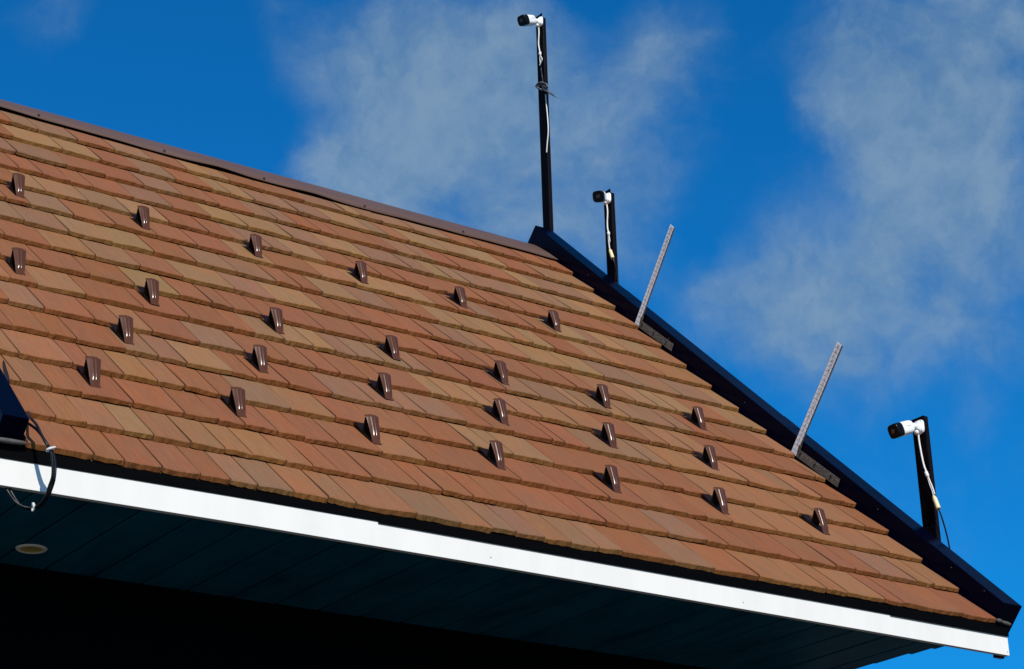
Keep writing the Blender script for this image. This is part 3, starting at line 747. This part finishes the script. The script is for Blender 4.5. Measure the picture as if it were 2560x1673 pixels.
# ------------------------------------------------------------------ angle brackets with inch scales
def square(sb_, st_, h1, label, seed):
    x = .010
    root = empty('measuring_square', roofpt(x, sb_, 0)); tag(root, label, 'ruler', 'metal squares with inch scales on the roof edge')
    wdt = .041; h0 = -.012; H = h1 - h0
    lean = (st_ - sb_) / H
    def P(u, h, dx=0): return roofpt(x + dx, sb_ - u + lean * (h - h0), h)       # u across (down slope), h up
    a = MB(); a.prism([P(0, h0), P(wdt, h0), P(wdt, h1 - .003), P(0, h1)], (.0016, 0, 0)); up = a.build('upright_scale', M['scale_face'], root)
    a = MB(); a.prism([P(wdt, h0 + .02, -.0005), P(wdt + .0018, h0 + .02, -.0005), P(wdt + .0018, h1 - .004, -.0005), P(wdt, h1 - .003, -.0005)], (.008, 0, 0)); a.build('side_flange', M['alu'], root)
    a = MB(); a.prism([P(-.0010, h0), P(0, h0), P(0, h1), P(-.0010, h1)], (.003, 0, 0)); a.build('edge_band', M['print_black'], root)
    # leg lying along the slope
    s1 = sb_ - wdt + .012
    def Q(d, h, dx=0): return roofpt(x + .0022 + dx, s1 - d, h)
    a = MB(); a.prism([Q(0, .024), Q(0, -.014), Q(.352, -.002), Q(.346, .037)], (.0016, 0, 0)); leg = a.build('slope_leg', M['alu'], root)
    for d in (.035, .155, .285):
        s = MB(); c = Q(d, .012 + d * .03, -.001)
        s.loft([[c + Vector((-dd, math.cos(t) * rr, math.sin(t) * rr)) for t in [k * math.pi / 4 for k in range(8)]] for rr, dd in ((.0058, 0), (.0052, .003), (.002, .0035))], smooth=False); s.build('bolt', M['print_black'], leg)
    rn = random.Random(seed); a = MB()                                          # worn stamped marks on the leg
    for i in range(34):
        d = .05 + i * .0086; hb = .004 + d * .035 + rn.uniform(-.004, .012)
        a.prism([Q(d, hb, -.0012), Q(d + rn.uniform(.002, .006), hb + rn.uniform(-.001, .003), -.0012), Q(d + .003, hb + rn.uniform(.003, .008), -.0012)], (.0006, 0, 0))
    a.build('stamped_marks', M['stamp'], leg)
    # numbers 1 to 23 and their lines
    st_len = (H - .010) / 23.6; mk = MB()
    for i in range(1, 24):
        hb = h0 + .004 + st_len * (i - .25)
        fc = bpy.data.curves.new('num', 'FONT'); fc.body = str(i); fc.size = .0215; fc.align_x = 'CENTER'; fc.resolution_u = 2; fc.offset = -.0001; fc.space_character = .95
        fo = bpy.data.objects.new('num', fc); me = fo.to_mesh()
        vs = [P(wdt * .53 + v.co.x * .92, hb + .0034 + v.co.y * .9, -.0006) for v in me.vertices]
        mk.add(vs, [tuple(p.vertices)[::1] for p in me.polygons]); fo.to_mesh_clear(); bpy.data.objects.remove(fo); bpy.data.curves.remove(fc)
        mk.prism([P(.003, hb, -.0004), P(wdt - .001, hb, -.0004), P(wdt - .001, hb + .0009, -.0004), P(.003, hb + .0009, -.0004)], (.0003, 0, 0))
    mk.build('printed_numbers', M['print_black'], up)
    cl = MB(); cl.prism([P(wdt + .004, .018, -.002), P(wdt + .004, .042, -.002), P(wdt - .006, .045, -.002), P(wdt - .002, .018, -.002)], (.012, 0, 0)); cl.build('clamp', M['alu'], root)
    return root
square(3.3600, 3.4200, .545, 'upper white square numbered 1 to 23, standing out from the roof edge nearer the ridge', 2)
square(1.8260, 1.8560, .556, 'lower white square numbered 1 to 23, on the roof edge nearer the lower right camera', 3)

# ------------------------------------------------------------------ black cable loop at the left eave
cb = empty('cable_loop', (-4.2, .16, .22)); tag(cb, 'loop of black cables with white zip ties hanging at the left roof corner', 'cable')
def oy(px, py, y):
    d = CF + CR * ((px - 1280) / 5267.221) - CU * ((py - 836.5) / 5267.221); t = (y - CC.y) / d.y
    return CC + d * t
z3 = lambda x, y: (x / 4.25, y / 4.25 + 880)
z6 = lambda x, y: (x / 3.455, y / 3.455 + 850)
def cab(pts, nm='cable', r=.0044):
    a = MB(); a.tube(spline([oy(u_, v_, y_) for u_, v_, y_ in pts], 10), r, 10); return a.build(nm, M['black_cable'], cb)
def dep(d): return d - .07 if d < .165 else (d - .06 if d < .32 else d)
def q3(x, y, d): return (*z3(x, y), dep(d))
def q6(x, y, d): return (*z6(x, y), dep(d))
cab([q3(300, 640, .36), q3(326, 700, .23), q3(385, 770, .19), q3(435, 870, .165), q3(490, 970, .155), q3(530, 1035, .152), q3(552, 1120, .15), q3(562, 1220, .15), q3(556, 1330, .155), q6(425, 1265, .165), q6(395, 1350, .185), q6(345, 1415, .21), q6(285, 1450, .235), q6(200, 1440, .25), q6(130, 1395, .262), q6(75, 1320, .27), q6(42, 1255, .28), q6(25, 1200, .30)])
cab([q3(300, 762, .27), q3(335, 782, .24), q3(395, 830, .20), q3(450, 900, .170), q3(505, 985, .163), q3(541, 1035, .160), q3(575, 1120, .158), q3(588, 1220, .158), q3(577, 1350, .16), q6(448, 1275, .17), q6(415, 1355, .19), q6(360, 1428, .215), q6(290, 1462, .24), q6(215, 1448, .255), q6(160, 1410, .262), q6(110, 1335, .27), q6(78, 1270, .28), q6(60, 1210, .30)])
cab([q3(-40, -60, .95), q3(2, 10, .80), q3(32, 110, .70), q3(55, 190, .60), q3(78, 265, .52), q3(84, 330, .46)], 'cable', .006)
cab([q3(-30, 60, .92), q3(5, 110, .80), q3(40, 170, .66), q3(66, 240, .56), q3(84, 320, .46)], 'cable', .0055)
for (u_, v_, y_, ang) in ((*z6(430, 945), .084, 0), (*z6(287, 1440), .178, 1)):
    c = oy(u_, v_, y_); a = MB()
    dd = Vector((.45, -.1, -.9)).normalized() if ang == 0 else Vector((-.95, .2, -.15)).normalized()
    a.tube([c - dd * .004, c, c + dd * .004], [.0115, .0135, .0115], 10)
    e = Vector((.6, -.6, .3)).normalized() if ang == 0 else Vector((-.25, -.3, -.9)).normalized()
    a.tube([c - e * .004, c + e * .010, c + e * .019], [.004, .0045, .003], 6)
    a.build('zip_tie', M['tie_white'], cb)
